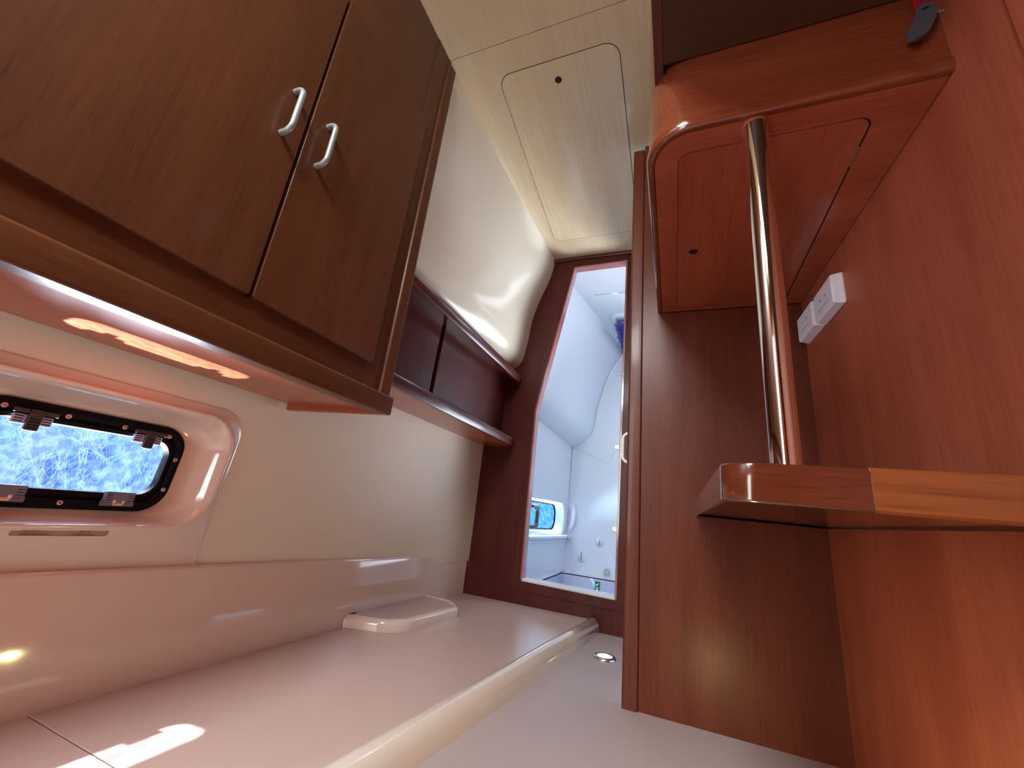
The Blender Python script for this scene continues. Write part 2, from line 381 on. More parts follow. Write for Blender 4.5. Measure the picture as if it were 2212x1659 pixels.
frm = ring([rloop(0.272, 0.618, 0.380, 0.566, 0.052, -0.046), rloop(0.272, 0.618, 0.380, 0.566, 0.052, -0.040), rloop(0.274, 0.616, 0.382, 0.564, 0.050, -0.038),
            rloop(0.279, 0.611, 0.387, 0.559, 0.047, -0.037), rloop(0.281, 0.609, 0.389, 0.557, 0.046, -0.033), rloop(0.284, 0.606, 0.392, 0.554, 0.044, -0.033),
            rloop(0.288, 0.602, 0.398, 0.548, 0.040, -0.035), rloop(0.291, 0.599, 0.402, 0.544, 0.038, -0.043), rloop(0.293, 0.597, 0.405, 0.5415, 0.036, -0.043), rloop(0.294, 0.596, 0.406, 0.5405, 0.036, -0.038),
            rloop(0.299, 0.591, 0.415, 0.533, 0.034, -0.039), rloop(0.300, 0.590, 0.416, 0.532, 0.034, -0.054), rloop(0.30, 0.59, 0.416, 0.532, 0.034, -0.058)], 'frame', M_black, win, smooth=25)
pl = rloop(0.297, 0.593, 0.412, 0.536, 0.036, -0.050); mb = MB(); mb.add(pl, [tuple(range(len(pl)))]); link('pane', mb, M_glass, win)
# hull skin outside so that no light leaks round the frame
ring([rloop(-0.2, 1.1, 0.25, 0.70, 0.001, -0.058), rloop(0.296, 0.594, 0.412, 0.536, 0.036, -0.058), rloop(0.296, 0.594, 0.412, 0.536, 0.036, -0.060)], 'hull_lining', M_black, win)
def onw(y, z, off): return Vector((XW(y, z)+off, y, z))
def wbox(mb, y0, y1, z0, z1, o0, o1):
    return mb.hexa([onw(y0, z0, o0), onw(y1, z0, o0), onw(y1, z1, o0), onw(y0, z1, o0)], [onw(y0, z0, o1), onw(y1, z0, o1), onw(y1, z1, o1), onw(y0, z1, o1)])
for y, z in ((0.318, .549), (0.401, .549), (0.490, .548), (0.574, .545), (0.604, .497), (0.604, .430), (0.30, .40), (0.445, .392)):
    mb = MB(); x = XW(y, z)-0.034
    mb.lathe([(0.0045, 0), (0.0045, 0.0012), (0.0036, 0.0018), (0.0018, 0.0018), (0.0014, 0.0008)], (x, y, z), 'X', 16)
    s_ = link('screw', mb, M_screw, win)
for yc in (0.357, 0.535):
    la = wbox(MB(), yc-0.026, yc+0.026, 0.5225, 0.540, -0.036, -0.028)
    br = link('latch_bracket', la, M_clear, win, bevel=0.002)
    slots = MB()
    for k in range(3):
        for sg in (-1, 1): wbox(slots, yc+sg*0.018-0.0055, yc+sg*0.018+0.0055, 0.526+k*0.0045, 0.5278+k*0.0045, -0.0282, -0.0275)
    link('slots', slots, M_gap, br)
    mb = MB(); mb.tube([onw(yc-0.029, .5455, -0.026), onw(yc-0.010, .5455, -0.026)], 0.0042, 12)
    mb.tube([onw(yc-0.009, .5455, -0.0255), onw(yc+0.009, .5455, -0.0255)], 0.0046, 12); mb.tube([onw(yc+0.010, .5455, -0.026), onw(yc+0.029, .5455, -0.026)], 0.0042, 12)
    link('latch_barrel', mb, M_blackp, win)
    mb = MB(); wbox(mb, yc-0.0095, yc+0.0095, 0.512, 0.545, -0.028, -0.019)
    for v in range(0): pass
    lv = link('latch_lever', mb, M_blackp, win, bevel=0.003, seg=3)
    rb = MB()
    for k in range(4): wbox(rb, yc-0.0075, yc+0.0075, 0.517+k*0.005, 0.5182+k*0.005, -0.0195, -0.0182)
    link('grip_ribs', rb, M_black, lv)
for yc in (0.368, 0.530):
    hb = MB(); wbox(hb, yc-0.025, yc+0.025, 0.398, 0.419, -0.038, -0.026)
    ho = link('hinge', hb, M_grey, win, bevel=0.002)
    hs = MB()
    for k in range(3):
        for sg in (-1, 1): wbox(hs, yc+sg*0.018-0.005, yc+sg*0.018+0.005, 0.4015+k*0.005, 0.4027+k*0.005, -0.0263, -0.0255)
    link('slots', hs, M_gap, ho)
    mb = MB()
    for sg in (-1, 1): mb.tube([onw(yc+sg*0.027, .395, -0.031), onw(yc+sg*0.009, .395, -0.031)], 0.0052, 12)
    link('knuckle', mb, M_grey, ho)
    mb = MB(); mb.tube([onw(yc-0.0085, .395, -0.030), onw(yc+0.0085, .395, -0.030)], 0.0045, 12)
    wbox(mb, yc-0.010, yc-0.005, .395, .402, -0.034, -0.026); wbox(mb, yc+0.005, yc+0.010, .395, .402, -0.034, -0.026)
    link('pin', mb, M_screw, ho)

# information label stuck under the portlight (reads upside down)
lab = thing('warning_label', (XW(.45, .344), .45, .344), 'narrow clear warning label stuck upside down below the portlight', 'label')
ll = rpoly([(0.384, .3375), (0.520, .3350), (0.520, .3480), (0.388, .3505)], [0.003, 0.007, 0.007, 0.005], 4)
mb = MB(); mb.add([onw(y, z, 0.0046) for y, z in ll], [tuple(range(len(ll)))]); link('film', mb, M_label, lab)
rim_ = MB(); rin = [(0.452+(y-0.452)*0.985, 0.3428+(z-0.3428)*0.86) for y, z in ll]; rin2 = [(0.452+(y-0.452)*0.978, 0.3428+(z-0.3428)*0.78) for y, z in ll]
rim_.loft([[onw(y, z, 0.0048) for y, z in rin], [onw(y, z, 0.0048) for y, z in rin2]]); link('border', rim_, M_ink, lab)
def text(name, body, size, loc, rot, mat, parent, ext=0.0001):
    c = bpy.data.curves.new(name, 'FONT'); c.body = body; c.size = size; c.extrude = ext; c.align_x = 'CENTER'; c.align_y = 'CENTER'
    o = bpy.data.objects.new(name, c); COL.objects.link(o); c.materials.append(mat)
    bpy.context.view_layer.update(); me = bpy.data.meshes.new_from_object(o.evaluated_get(bpy.context.evaluated_depsgraph_get()))
    me.materials.clear(); me.materials.append(mat); bpy.data.objects.remove(o); o = bpy.data.objects.new(name, me); COL.objects.link(o)
    o.parent = parent; o.location = Vector(loc)-worldloc(parent); o.rotation_euler = rot; return o
for body, yy, zz in (('KEEP CLOSED', 0.482, 0.3390), ('AT SEA', 0.482, 0.3450), ('MAINTENIR FERME', 0.418, 0.3400), ('EN NAVIGATION', 0.418, 0.3460)):
    text('lettering', body, 0.0052, onw(yy, zz, 0.0052), (PI/2, PI, PI/2), M_ink, lab)

# ------------------------------------------------------------------ berth
berth = thing('berth_base', (-0.7, 0.4, 0.0), 'low pale moulded berth base along the left wall under the portlight', 'berth')
def XI(y): return -0.354-(2.05-y)*0.1205     # inner seam of the rail
def XO(y): return -0.306-(2.05-y)*0.1135     # outer foot of the rail
def slab(y0, y1, g=0.0012):
    return MB().hexa([(Xledge(y0)+.0006, y0, 0.0), (XI(y0)-g, y0, 0.0), (XI(y1)-g, y1, 0.0), (Xledge(y1)+.0006, y1, 0.0)],
                     [(Xledge(y0)+.0006, y0, 0.048), (XI(y0)-g, y0, 0.048), (XI(y1)-g, y1, 0.048), (Xledge(y1)+.0006, y1, 0.048)])
link('panel', slab(0.4985, 2.047), M_berth, berth, bevel=0.0015)
link('panel', slab(YR, 0.4965), M_berth, berth, bevel=0.0015)
link('seam', MB().box(-1.03, -0.52, 0.490, 0.505, 0.0, 0.0462), M_groove, berth)
mb = MB(); loops = []
for y in [YR+i*(2.040-YR)/10 for i in range(11)]+[2.044]:
    xi, xo = XI(y), XO(y); w = xo-xi; e = 0.004 if y == 2.044 else 0.0; h = 0.057-e
    loops.append([(xi+.0012, y, 0), (xi+.0012, y, 0.046), (xi+.004, y, h-.003), (xi+.012, y, h), (xi+w*.38, y, h), (xi+w*.55, y, h-.003), (xi+w*.72-e, y, h-.010), (xi+w*.88-e, y, h-.024), (xi+w*.97-e, y, h-.040), (xo-e, y, 0)])
mb.loft(loops, True, True); link('rail', mb, M_rim, berth, smooth=50)

# D shaped moulded bump on the berth
def dbase(x0=-1.012, n=12):
    return rpoly([(x0, 1.222), (-0.838, 1.275), (-0.795, 1.640), (-0.872, 1.712), (x0, 1.722)], [0.0, 0.12, 0.07, 0.05, 0.0], n)
def dshape(g):
    B = dbase(); out = []; N = len(B)
    for i, p in enumerate(B):
        a = Vector(B[i-1]); b = Vector(B[(i+1) % N]); p = Vector(p)
        if i == 0: t = (b-p).normalized()
        elif i == N-1: t = (p-a).normalized()
        else: t = ((p-a).normalized()+(b-p).normalized()).normalized()
        nn = Vector((t.y, -t.x))              # outward for this winding
        q = p+nn*g
        if i in (0, N-1): q = Vector((p.x, p.y+(-g if i == 0 else g)))
        out.append((q.x, q.y))
    return out
hump = thing('moulded_hump', (-0.9, 1.45, 0.0482), 'D-shaped glossy cream moulding raised from the berth against its upstand', 'moulding')
D = {g: dshape(g) for g in (0.0, -0.0015, -0.005, -0.010, -0.016, -0.022, -0.030, -0.0315, -0.033)}
def lay(g, z): return [(x, y, z) for x, y in D[g]]
mb = MB(); mb.loft([lay(0.0, 0.0482), lay(0.0, 0.066), lay(-0.0015, 0.073), lay(-0.005, 0.079), lay(-0.010, 0.0825), lay(-0.016, 0.084), lay(-0.022, 0.0835), lay(-0.030, 0.081), lay(-0.0315, 0.074)], True, True)
link('rim', mb, M_rim, hump, smooth=50)
mb = MB(); mb.loft([lay(-0.033, 0.070), lay(-0.033, 0.0808)], True, True); link('lid', mb, M_berth, hump, bevel=0.001)

# ------------------------------------------------------------------ courtesy lamps in the floor
def floor_lamp(x, y, label, group=None, glow=0.03):
    t = thing('courtesy_light', (x, y, 0), label, 'light', group)
    mb = MB(); mb.lathe([(0.040, 0.0), (0.040, 0.005), (0.037, 0.0085), (0.028, 0.0095), (0.026, 0.007), (0.026, 0.0)], (x, y, 0), 'Z', 40); link('bezel', mb, M_steel, t, smooth=50)
    mb = MB(); mb.lathe([(0.0257, 0.004), (0.0257, 0.0082), (0.020, 0.0095), (0.002, 0.0100)], (x, y, 0), 'Z', 40); link('lens', mb, M_lamp, t)
    if glow < 0.05: return t
    l = bpy.data.lights.new('courtesy_glow', 'POINT'); l.energy = glow; l.color = (1.0, 0.86, 0.36); l.shadow_soft_size = 0.02
    o = bpy.data.objects.new('courtesy_glow', l); COL.objects.link(o); o.location = (x, y, 0.045)
    return t
floor_lamp(-0.236, 1.712, 'small round steel-rimmed light glowing yellow, set in the floor by the post')
L2 = floor_lamp(0.120, 0.86, 'round steel-rimmed yellow floor light below the varnished corner shelf', glow=0.5)

# ------------------------------------------------------------------ overhead cabinet on the left
XC = -0.714
cab = thing('overhead_cabinet', (-0.85, 0.3, 0.677), 'large cherry wood overhead cabinet with two doors above the portlight', 'cabinet')
Y1 = 0.861
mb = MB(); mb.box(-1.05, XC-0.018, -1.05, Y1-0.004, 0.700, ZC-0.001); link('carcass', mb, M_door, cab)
link('bottom_board', MB().box(-0.992, XC+0.004, -1.05, Y1-0.012, 0.684, 0.700), M_redy, cab)
# face frame
link('bottom_rail', MB().box(XC-0.020, XC-0.006, -1.05, 0.80, 0.728, 0.788), M_rail, cab)
link('top_rail', MB().box(XC-0.020, XC-0.008, -1.05, 0.80, 1.585, ZC-0.001), M_rail, cab)
link('side_stile', MB().box(XC-0.020, XC-0.0055, 0.755, 0.835, 0.7275, ZC-0.001), M_door, cab)
pp = rpoly([(XC-0.03, 0.820), (XC+0.002, 0.820), (XC+0.006, 0.862), (XC-0.03, 0.862)], [0, 0.008, 0.010, 0.002], 5)
mb = MB(); mb.prism(pp, lambda u, v, t: (u, v, t), 0.722, 1.935); link('corner_post', mb, M_door, cab, bevel=0.003, seg=3)
lp = rpoly([(XC-0.03, 0.677), (XC+0.010, 0.677), (XC+0.010, 0.728), (XC-0.03, 0.728)], [0, 0.004, 0.008, 0], 4)
mb = MB(); mb.prism(lp, lambda u, v, t: (u, t, v), -1.05, 0.871); link('light_pelmet', mb, M_rail, cab, bevel=0.003, seg=3)
ep = rpoly([(0.852, 0.662), (0.872, 0.662), (0.872, 0.700), (0.852, 0.700)], 0.003, 3)
mb = MB(); mb.hexa([(-1.0, 0.792, 0.668), (-1.0, 0.808, 0.668), (XC+0.006, 0.870, 0.676), (XC+0.006, 0.852, 0.676)],
                   [(-1.0, 0.792, 0.690), (-1.0, 0.808, 0.690), (XC+0.006, 0.870, 0.704), (XC+0.006, 0.852, 0.704)])
link('end_lip', mb, M_redy, cab, bevel=0.003, seg=3)
def cab_door(y0, y1, hy, hz0, hz1):
    d = MB(); pts = rpoly([(y0, 0.788), (y1, 0.788), (y1, 1.602), (y0, 1.602)], 0.006, 3)
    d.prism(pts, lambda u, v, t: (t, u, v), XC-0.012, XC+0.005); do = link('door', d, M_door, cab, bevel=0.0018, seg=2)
    x = XC+0.004; h = hz1-hz0
    path = []
    for k in range(9): a = PI/2*k/8; path.append((x+0.026*math.sin(a)+0.001, hy, hz1-0.020*0-0.020*(1-math.cos(a))*1.0))
    path = [(x-0.001, hy, hz1)]+[(x+0.010+0.018*math.sin(PI/2*k/8), hy, hz1-0.018*(1-math.cos(PI/2*k/8))) for k in range(9)]
    path += [(x+0.028, hy, z) for z in (hz1-0.045, (hz0+hz1)/2, hz0+0.045)]
    path += [(x+0.010+0.018*math.cos(PI/2*k/8), hy, hz0+0.018-0.018*math.sin(PI/2*k/8)) for k in range(9)]+[(x-0.001, hy, hz0)]
    mb = MB(); mb.tube(path, 0.0058, 14); link('handle', mb, M_handle, do, smooth=60)
cab_door(-0.40, 0.4265, 0.385, 1.124, 1.232)
cab_door(0.4335, 0.768, 0.472, 1.128, 1.238)
link('gap_shadow', MB().box(XC-0.012, XC-0.011, 0.4266, 0.4334, 0.79, 1.60), M_gap, cab)

# ------------------------------------------------------------------ open shelf with two fiddle rails between cabinet and bulkhead
sh = thing('wall_shelf', (-0.88, 1.45, 0.80), 'dark cherry wall shelf with two long fiddle rails beside the doorway', 'shelf')
ys0, ys1 = 0.862, YB-0.001
def xb(z): return -0.985+(z-0.80)*0.16
for a, b in ((ys0, 1.300), (1.326, ys1)):
    mb = MB(); mb.hexa([(-0.905, a, 0.812), (-0.893, a, 0.812), (-0.893, b, 0.812), (-0.905, b, 0.812)], [(-0.893, a, 1.20), (-0.881, a, 1.20), (-0.881, b, 1.20), (-0.893, b, 1.20)])
    link('back_panel', mb, M_dark, sh, bevel=0.001)
link('back_gap', MB().box(-0.915, -0.910, 1.29, 1.34, 0.812, 1.19), M_gap, sh)
mb = MB(); mb.hexa([(-0.998, ys0, 0.797), (-0.81, ys0, 0.797), (-0.81, ys1, 0.797), (-0.985, ys1, 0.797)], [(-0.998, ys0, 0.812), (-0.81, ys0, 0.812), (-0.81, ys1, 0.812), (-0.985, ys1, 0.812)])
link('bottom_board', mb, M_redy, sh)
def fiddle(z0, z1, xA, xB, yend):
    mb = MB(); loops = []
    yy = [ys0, 1.2, 1.6, yend-0.06, yend-0.03, yend-0.01, yend]
    for y in yy:
        t = (y-ys0)/(yend-ys0); x = xA+(xB-xA)*t; d = max(0, y-(yend-0.06))/0.06; back = 0.018*d*d
        loops.append([(x-0.016-back, y, z0), (x-0.003-back, y, z0), (x-back, y, z0+0.004), (x+0.0-back, y, z1-0.004), (x-0.003-back, y, z1), (x-0.016-back, y, z1)])
    mb.loft(loops, True, True); return mb
link('fiddle_rail', fiddle(0.796, 0.840, -0.802, -0.794, 2.046), M_darky, sh, smooth=50)
up_ = fiddle(1.152, 1.197, -0.798, -0.792, 2.046); link('fiddle_rail', up_, M_darky, sh, smooth=50)
mb = MB(); mb.hexa([(-0.99, ys0, 1.182), (-0.80, ys0, 1.182), (-0.80, ys1, 1.182), (-0.97, ys1, 1.182)], [(-0.99, ys0, 1.192), (-0.80, ys0, 1.192), (-0.80, ys1, 1.192), (-0.97, ys1, 1.192)])
link('top_board', mb, M_darky, sh)

# ------------------------------------------------------------------ ceiling access panel
acc = thing('access_panel', (-0.38, 1.42, ZC), 'pale wood ceiling access panel with rounded corners and a finger hole', 'panel')
ap = [(-0.578, 0.925), (-0.150, 0.925), (-0.160, 1.875), (-0.618, 1.875)]
ring_pts = rpoly(ap, 0.05, 8); ring_in = rpoly([(-0.576, 0.9275), (-0.1525, 0.9275), (-0.1625, 1.8725), (-0.6155, 1.8725)], 0.048, 8)
hole = [(-0.370+0.0125*math.cos(-PI/2+a), 0.997+0.0125*math.sin(-PI/2+a)) for a in [2*PI*k/len(ring_in) for k in range(len(ring_in))]]
# align hole start with the first corner of the panel
hs0 = min(range(len(hole)), key=lambda i: (hole[i][0]-ring_in[0][0])**2+(hole[i][1]-ring_in[0][1])**2)
hole = hole[hs0:]+hole[:hs0]
mb = MB(); mb.loft([[(x, y, ZC+0.001) for x, y in ring_in], [(x, y, ZC-0.0012) for x, y in ring_in], [(x, y, ZC-0.0012) for x, y in hole], [(x, y, ZC+0.001) for x, y in hole]])
link('board', mb, M_pale, acc)
mb = MB(); mb.loft([[(x, y, ZC-0.0004) for x, y in ring_pts], [(x, y, ZC-0.0004) for x, y in rpoly([(-0.575, 0.9285), (-0.1535, 0.9285), (-0.1635, 1.8715), (-0.6145, 1.8715)], 0.047, 8)]]); link('groove', mb, M_gap, acc)
mb = MB(); mb.lathe([(0.014, -0.0004), (0.014, -0.0002)], (-0.370, 0.997, ZC), 'Z', 24); link('finger_hole', mb, M_gap, acc)

# ------------------------------------------------------------------ overhead locker on the right
loc = thing('overhead_locker', (0.17, 0.98, ZU), 'varnished cherry overhead locker with rounded front corner above the steel pole', 'locker')
FY, LX = 0.617, -0.045
foot = rpoly([(LX, YP-0.001), (LX, FY), (XR(FY)-0.001, FY), (XR(YP)-0.001, YP-0.001)], [0, 0.085, 0, 0], 14)
def lay2(g, z):
    P = rpoly([(LX+g, YP-0.001), (LX+g, FY+g), (XR(FY)-0.001, FY+g), (XR(YP)-0.001, YP-0.001)], [0, max(0.085-g, 0.01), 0, 0], 14)
    return [(x, y, z) for x, y in P]
mb = MB(); mb.loft([lay2(0.004, 1.95), lay2(0.004, ZU+0.022), lay2(0.0, ZU+0.020), lay2(0.0, ZU+0.006), lay2(0.0025, ZU+0.0015), lay2(0.006, ZU), lay2(0.014, ZU+0.001), lay2(0.016, ZU+0.006)], True, False)
link('shell', mb, M_gloss, loc, smooth=40)
mb = MB(); L = lay2(0.0155, ZU+0.0022); L2_ = lay2(0.0155, ZU+0.012); mb.loft([L2_, L], True, True); link('underside', mb, M_redx, loc)
# access panel in the underside
hp = [(0.015, 0.678), (0.325, 0.678), (0.325, 1.300), (0.015, 1.300)]
a1 = rpoly(hp, [0.022]*4, 6); a2 = rpoly([(0.0162, 0.6792), (0.3215, 0.6792), (0.3215, 1.2988), (0.0162, 1.2988)], [0.021]*4, 6)
mb = MB(); mb.loft([[(x, y, ZU+0.0020) for x, y in a1], [(x, y, ZU+0.0020) for x, y in a2]]); link('groove', mb, M_gap, loc)
mb = MB(); mb.loft([[(x, y, ZU+0.003) for x, y in a2], [(x, y, ZU+0.0014) for x, y in a2]], True, True)
hatch = link('hatch', mb, M_redy, loc)
mb = MB(); mb.lathe([(0.0105, 0.0012), (0.0105, 0.0010)], (0.055, 1.003, ZU), 'Z', 24); link('finger_hole', mb, M_gap, hatch)
link('steel_catch', MB().box(0.3205, 0.3255, 0.742, 0.788, ZU+0.0008, ZU+0.003), M_steel, loc, bevel=0.0006)

# ------------------------------------------------------------------ corner shelf
CS = thing('corner_shelf', (0.2, 0.97, 0.512), 'thick varnished cherry shelf with rounded corner below the steel pole', 'shelf')
cz0, cz1 = 0.512, 0.563
def lay3(g, z):
    P = rpoly([(0.060+g*.3, YP-0.001), (0.060+g, 0.600+g), (XR(.60)-0.001, 0.600+g), (XR(YP)-0.001, YP-0.001)], [0, 0.040, 0, 0], 12)
    return [(x, y, z) for x, y in P]
mb = MB(); mb.loft([lay3(0.004, cz0+0.004), lay3(0.006, cz0), lay3(0.0025, cz0+0.0005), lay3(0, cz0+0.003), lay3(0, cz1-0.004), lay3(0.0015, cz1-0.001), lay3(0.005, cz1), lay3(0.006, cz1)], True, True)
link('board', mb, M_glossd, CS, smooth=40)
mb = MB(); fpr = rpoly([(0.5993, cz0+0.003), (0.5993, cz1-0.004), (0.602, cz1+0.0006), (0.612, cz1+0.0006), (0.612, cz0-0.0006), (0.602, cz0-0.0006)], 0.001, 2)
mb.prism(fpr, lambda u, v, t: (t, u, v), 0.215, XR(.6)-0.001); link('light_edging', mb, M_glossy_light, CS, smooth=30)

# ------------------------------------------------------------------ pole
px_, py_ = 0.1405, 0.640
pole = thing('grab_pole', (px_, py_, 0.5635), 'polished steel grab pole between the corner shelf and the overhead locker', 'pole')
mb = MB(); mb.lathe([(0.0187, 0.0), (0.0187, 1.158-0.5635)], (px_, py_, 0.5636), 'Z', 48); link('tube', mb, M_chrome, pole)
so_ = rpoly([(px_-0.020, py_-0.012), (px_+0.019, py_-0.012), (px_+0.019, py_+0.030), (px_-0.020, py_+0.030)], 0.014, 6)
mb = MB(); mb.prism(so_, lambda u, v, t: (u, v, t), 1.157, ZU+0.003); link('socket', mb, M_redx, pole, bevel=0.002)

# ------------------------------------------------------------------ twin switch on the right wall
sw = thing('wall_socket_pair', (XR(1.18), 1.18, 1.06), 'white twin socket on the right wall near the partition', 'socket')
def onr(y, z, o): return Vector((XR(y)-o, y, z))
def rbox(mb, y0, y1, z0, z1, o0, o1, ins=0.0):
    return mb.hexa([onr(y0, z0, o0), onr(y1, z0, o0), onr(y1, z1, o0), onr(y0, z1, o0)], [onr(y0+ins, z0+ins, o1), onr(y1-ins, z0+ins, o1), onr(y1-ins, z1-ins, o1), onr(y0+ins, z1-ins, o1)])
for i, (y0, y1, z0, z1) in enumerate(((1.186, 1.312, 1.024, 1.104), (1.050, 1.176, 1.017, 1.101))):
    m_ = link('module', rbox(MB(), y0, y1, z0, z1, 0.0, 0.026, 0.004), M_whitep, sw, bevel=0.005, seg=4)
    link('cover_line', rbox(MB(), y0+0.03, y1-0.03, z0+0.024, z0+0.0256, 0.0255, 0.0263), M_marks, m_)
    for k in range(2):
        mk = MB(); mk.lathe([(0.003, 0), (0.003, -0.0006)], (XR(y0+0.045+0.03*k)-0.0258, y0+0.045+0.03*k, z0+0.046), 'X', 14)
        link('pin_hole', mk, M_marks, m_)
link('backplate', rbox(MB(), 1.053, 1.309, 1.024, 1.098, -0.001, 0.004), M_whitep, sw)

# ------------------------------------------------------------------ hanging tag by the top right
tg = thing('hanging_tag', (0.362, 0.605, 1.29), 'dark grey paddle-shaped tag hanging at top right of the locker front', 'tag')
cxp = [((0.3845), 1.292), (0.387, 1.280), (0.383, 1.262), (0.3745, 1.243), (0.368, 1.233), (0.357, 1.2265), (0.348, 1.2285), (0.3445, 1.236), (0.350, 1.250), (0.359, 1.270), (0.3635, 1.287), (0.370, 1.2965), (0.378, 1.297)]
sm = []
for i in range(len(cxp)):
    a, b, c, d = [Vector(cxp[(i+k) % len(cxp)]) for k in (-1, 0, 1, 2)]
    for k in range(4):
        t = k/4; sm.append(tuple(0.5*((2*b)+(c-a)*t+(2*a-5*b+4*c-d)*t*t+(3*b-a-3*c+d)*t**3)))
n_ = len(sm)
ho_ = [(0.3745+0.0060*math.cos(a)*math.cos(.3)-0.0026*math.sin(a)*math.sin(.3), 1.2845+0.0060*math.cos(a)*math.sin(.3)+0.0026*math.sin(a)*math.cos(.3)) for a in [-2*PI*k/n_ for k in range(n_)]]
# choose the rotation/direction that matches best
best = None
for rev in (False, True):
    H = ho_[::-1] if rev else ho_
    for s_i in range(n_):
        HH = H[s_i:]+H[:s_i]; e = sum((HH[i][0]-sm[i][0])**2+(HH[i][1]-sm[i][1])**2 for i in range(0, n_, 3))
        if best is None or e < best[0]: best = (e, HH)
ho_ = best[1]
y0_, y1_ = 0.600, 0.606
mb = MB(); mb.loft([[(x, y0_, z) for x, z in sm], [(x, y0_, z) for x, z in ho_], [(x, y1_, z) for x, z in ho_], [(x, y1_, z) for x, z in sm], [(x, y0_, z) for x, z in sm]])
link('paddle', mb, M_tag, tg, bevel=0.001)
mb = MB(); mb.box(0.366, 0.392, 0.6065, 0.6125, 1.286, ZS-0.001); link('red_strap', mb, M_redfab, tg, bevel=0.002)
mb = MB(); mb.tube([(0.380, 0.604, 1.283), (0.392, 0.609, 1.281), (0.402, 0.612, 1.284)], 0.0018, 8); link('steel_pin', mb, M_handle, tg)

# ------------------------------------------------------------------ washroom beyond the doorway
YW = 3.45
def XH(y): return -0.905+(y-2.075)*0.068
struct('floor_washroom', MB().box(-1.1, 0.55, YB+0.025, 2.58, -0.02, 0.060).box(-1.1, -0.808, 2.58, YW, -0.02, 0.060).box(-1.1, 0.55, 3.345, YW, -0.02, 0.060).box(-0.12, 0.55, 2.58, 3.345, -0.02, 0.060), M_white)
mb = MB(); mb.hexa([(-0.70, YB+0.005, 0.10), (-0.24, YB+0.005, 0.10), (-0.24, YB+0.10, 0.059), (-0.70, YB+0.10, 0.059)], [(-0.692, YB+0.005, 0.164), (-0.247, YB+0.005, 0.155), (-0.247, YB+0.10, 0.150), (-0.692, YB+0.10, 0.158)]); struct('trim_7', mb, M_white, bevel=0.006)
tub = thing('shower_tray', (-0.5, 2.95, -0.14), 'sunken lilac-grey shower tray with a dark edge in the washroom floor', 'shower tray')
ti = rpoly([(-0.804, 2.585), (-0.125, 2.585), (-0.125, 3.34), (-0.804, 3.34)], 0.02, 4)
tj = rpoly([(-0.77, 2.63), (-0.17, 2.63), (-0.17, 3.30), (-0.77, 3.30)], 0.05, 4)
mb = MB(); mb.loft([[(x, y, 0.052) for x, y in ti], [(x, y, -0.13) for x, y in tj]], True, False); n0 = len(tj); mb.add([(x, y, -0.13) for x, y in tj], [tuple(range(n0))]); link('basin', mb, M_tub, tub)
mb = MB(); to = rpoly([(-0.807, 2.581), (-0.121, 2.581), (-0.121, 3.344), (-0.807, 3.344)], 0.02, 4); mb.loft([[(x, y, 0.0595) for x, y in to], [(x, y, 0.050) for x, y in ti]], True, False); link('edge_seal', mb, M_gap, tub)
mb = MB(); mb.lathe([(0.075, 0), (0.075, 0.018), (0.060, 0.024), (0.045, 0.016), (0.02, 0.016)], (-0.64, 3.02, -0.128), 'Z', 32); link('drain', mb, M_white, tub)
st = thing('arrow_sticker', (-0.530, 3.316, -0.02), 'small green sticker with white arrows inside the shower tray', 'sticker')
mb = MB(); mb.hexa([(-0.548, 3.313, -0.060), (-0.512, 3.313, -0.060), (-0.512, 3.315, -0.060), (-0.548, 3.315, -0.060)], [(-0.548, 3.327, 0.038), (-0.512, 3.327, 0.038), (-0.512, 3.329, 0.038), (-0.548, 3.329, 0.038)]); link('film', mb, M_green, st)
def yst(z): return 3.313+(z+0.060)*0.143-0.0008
mb = MB()
def tri(pts): mb.add([(x, yst(z), z) for x, z in pts], [tuple(range(len(pts)))])
tri([(-0.541, -0.018), (-0.519, -0.018), (-0.530, -0.034)]); tri([(-0.533, 0.0), (-0.527, 0.0), (-0.527, -0.018), (-0.533, -0.018)])
tri([(-0.541, 0.012), (-0.533, 0.026), (-0.529, 0.020), (-0.519, 0.030), (-0.519, 0.024), (-0.530, 0.012)]); tri([(-0.543, -0.046), (-0.517, -0.046), (-0.517, -0.055), (-0.543, -0.055)])
link('arrows', mb, M_white, st, recalc=False)

# curved washroom hull wall
def headprof(y):
    """(x,z) from floor to ceiling: upright side, chine, then flare inward"""
    t = (y-2.075)/(YW-2.075); xh = XH(y); zt = 1.115-0.065*t; xt = -0.640+0.240*t
    pts = [(xh, 0.055), (xh, zt-0.004)]
    SP = [(0.0, 0.0), (0.045, 0.19), (0.105, 0.325), (0.20, 0.40), (0.30, 0.43), (0.40, 0.455), (0.53, 0.545), (0.66, 0.625), (0.78, 0.73), (0.87, 0.84), (0.94, 0.93), (1.0, 1.0)]
    def cat(t_):
        i = max(k for k in range(len(SP)-1) if SP[k][0] <= t_+1e-9); a, b, c, d = SP[max(i-1, 0)], SP[i], SP[i+1], SP[min(i+2, len(SP)-1)]
        h = c[0]-b[0]; u_ = (t_-b[0])/h; m0 = (c[1]-a[1])/(c[0]-a[0])*h; m1 = (d[1]-b[1])/(d[0]-b[0])*h
        return (2*u_**3-3*u_**2+1)*b[1]+(u_**3-2*u_**2+u_)*m0+(-2*u_**3+3*u_**2)*c[1]+(u_**3-u_**2)*m1
    for k in range(0, 31):
        u = (k/30)**1.25; pts.append((xh+0.016+(xt-xh-0.016)*cat(min(u, 0.9999)), zt+(1.935-zt)*u))
    return pts
yy = [2.075+i*(YW-2.075)/16 for i in range(17)]
def hw(y, z, off=0): return (XH(y)+off, y, z)
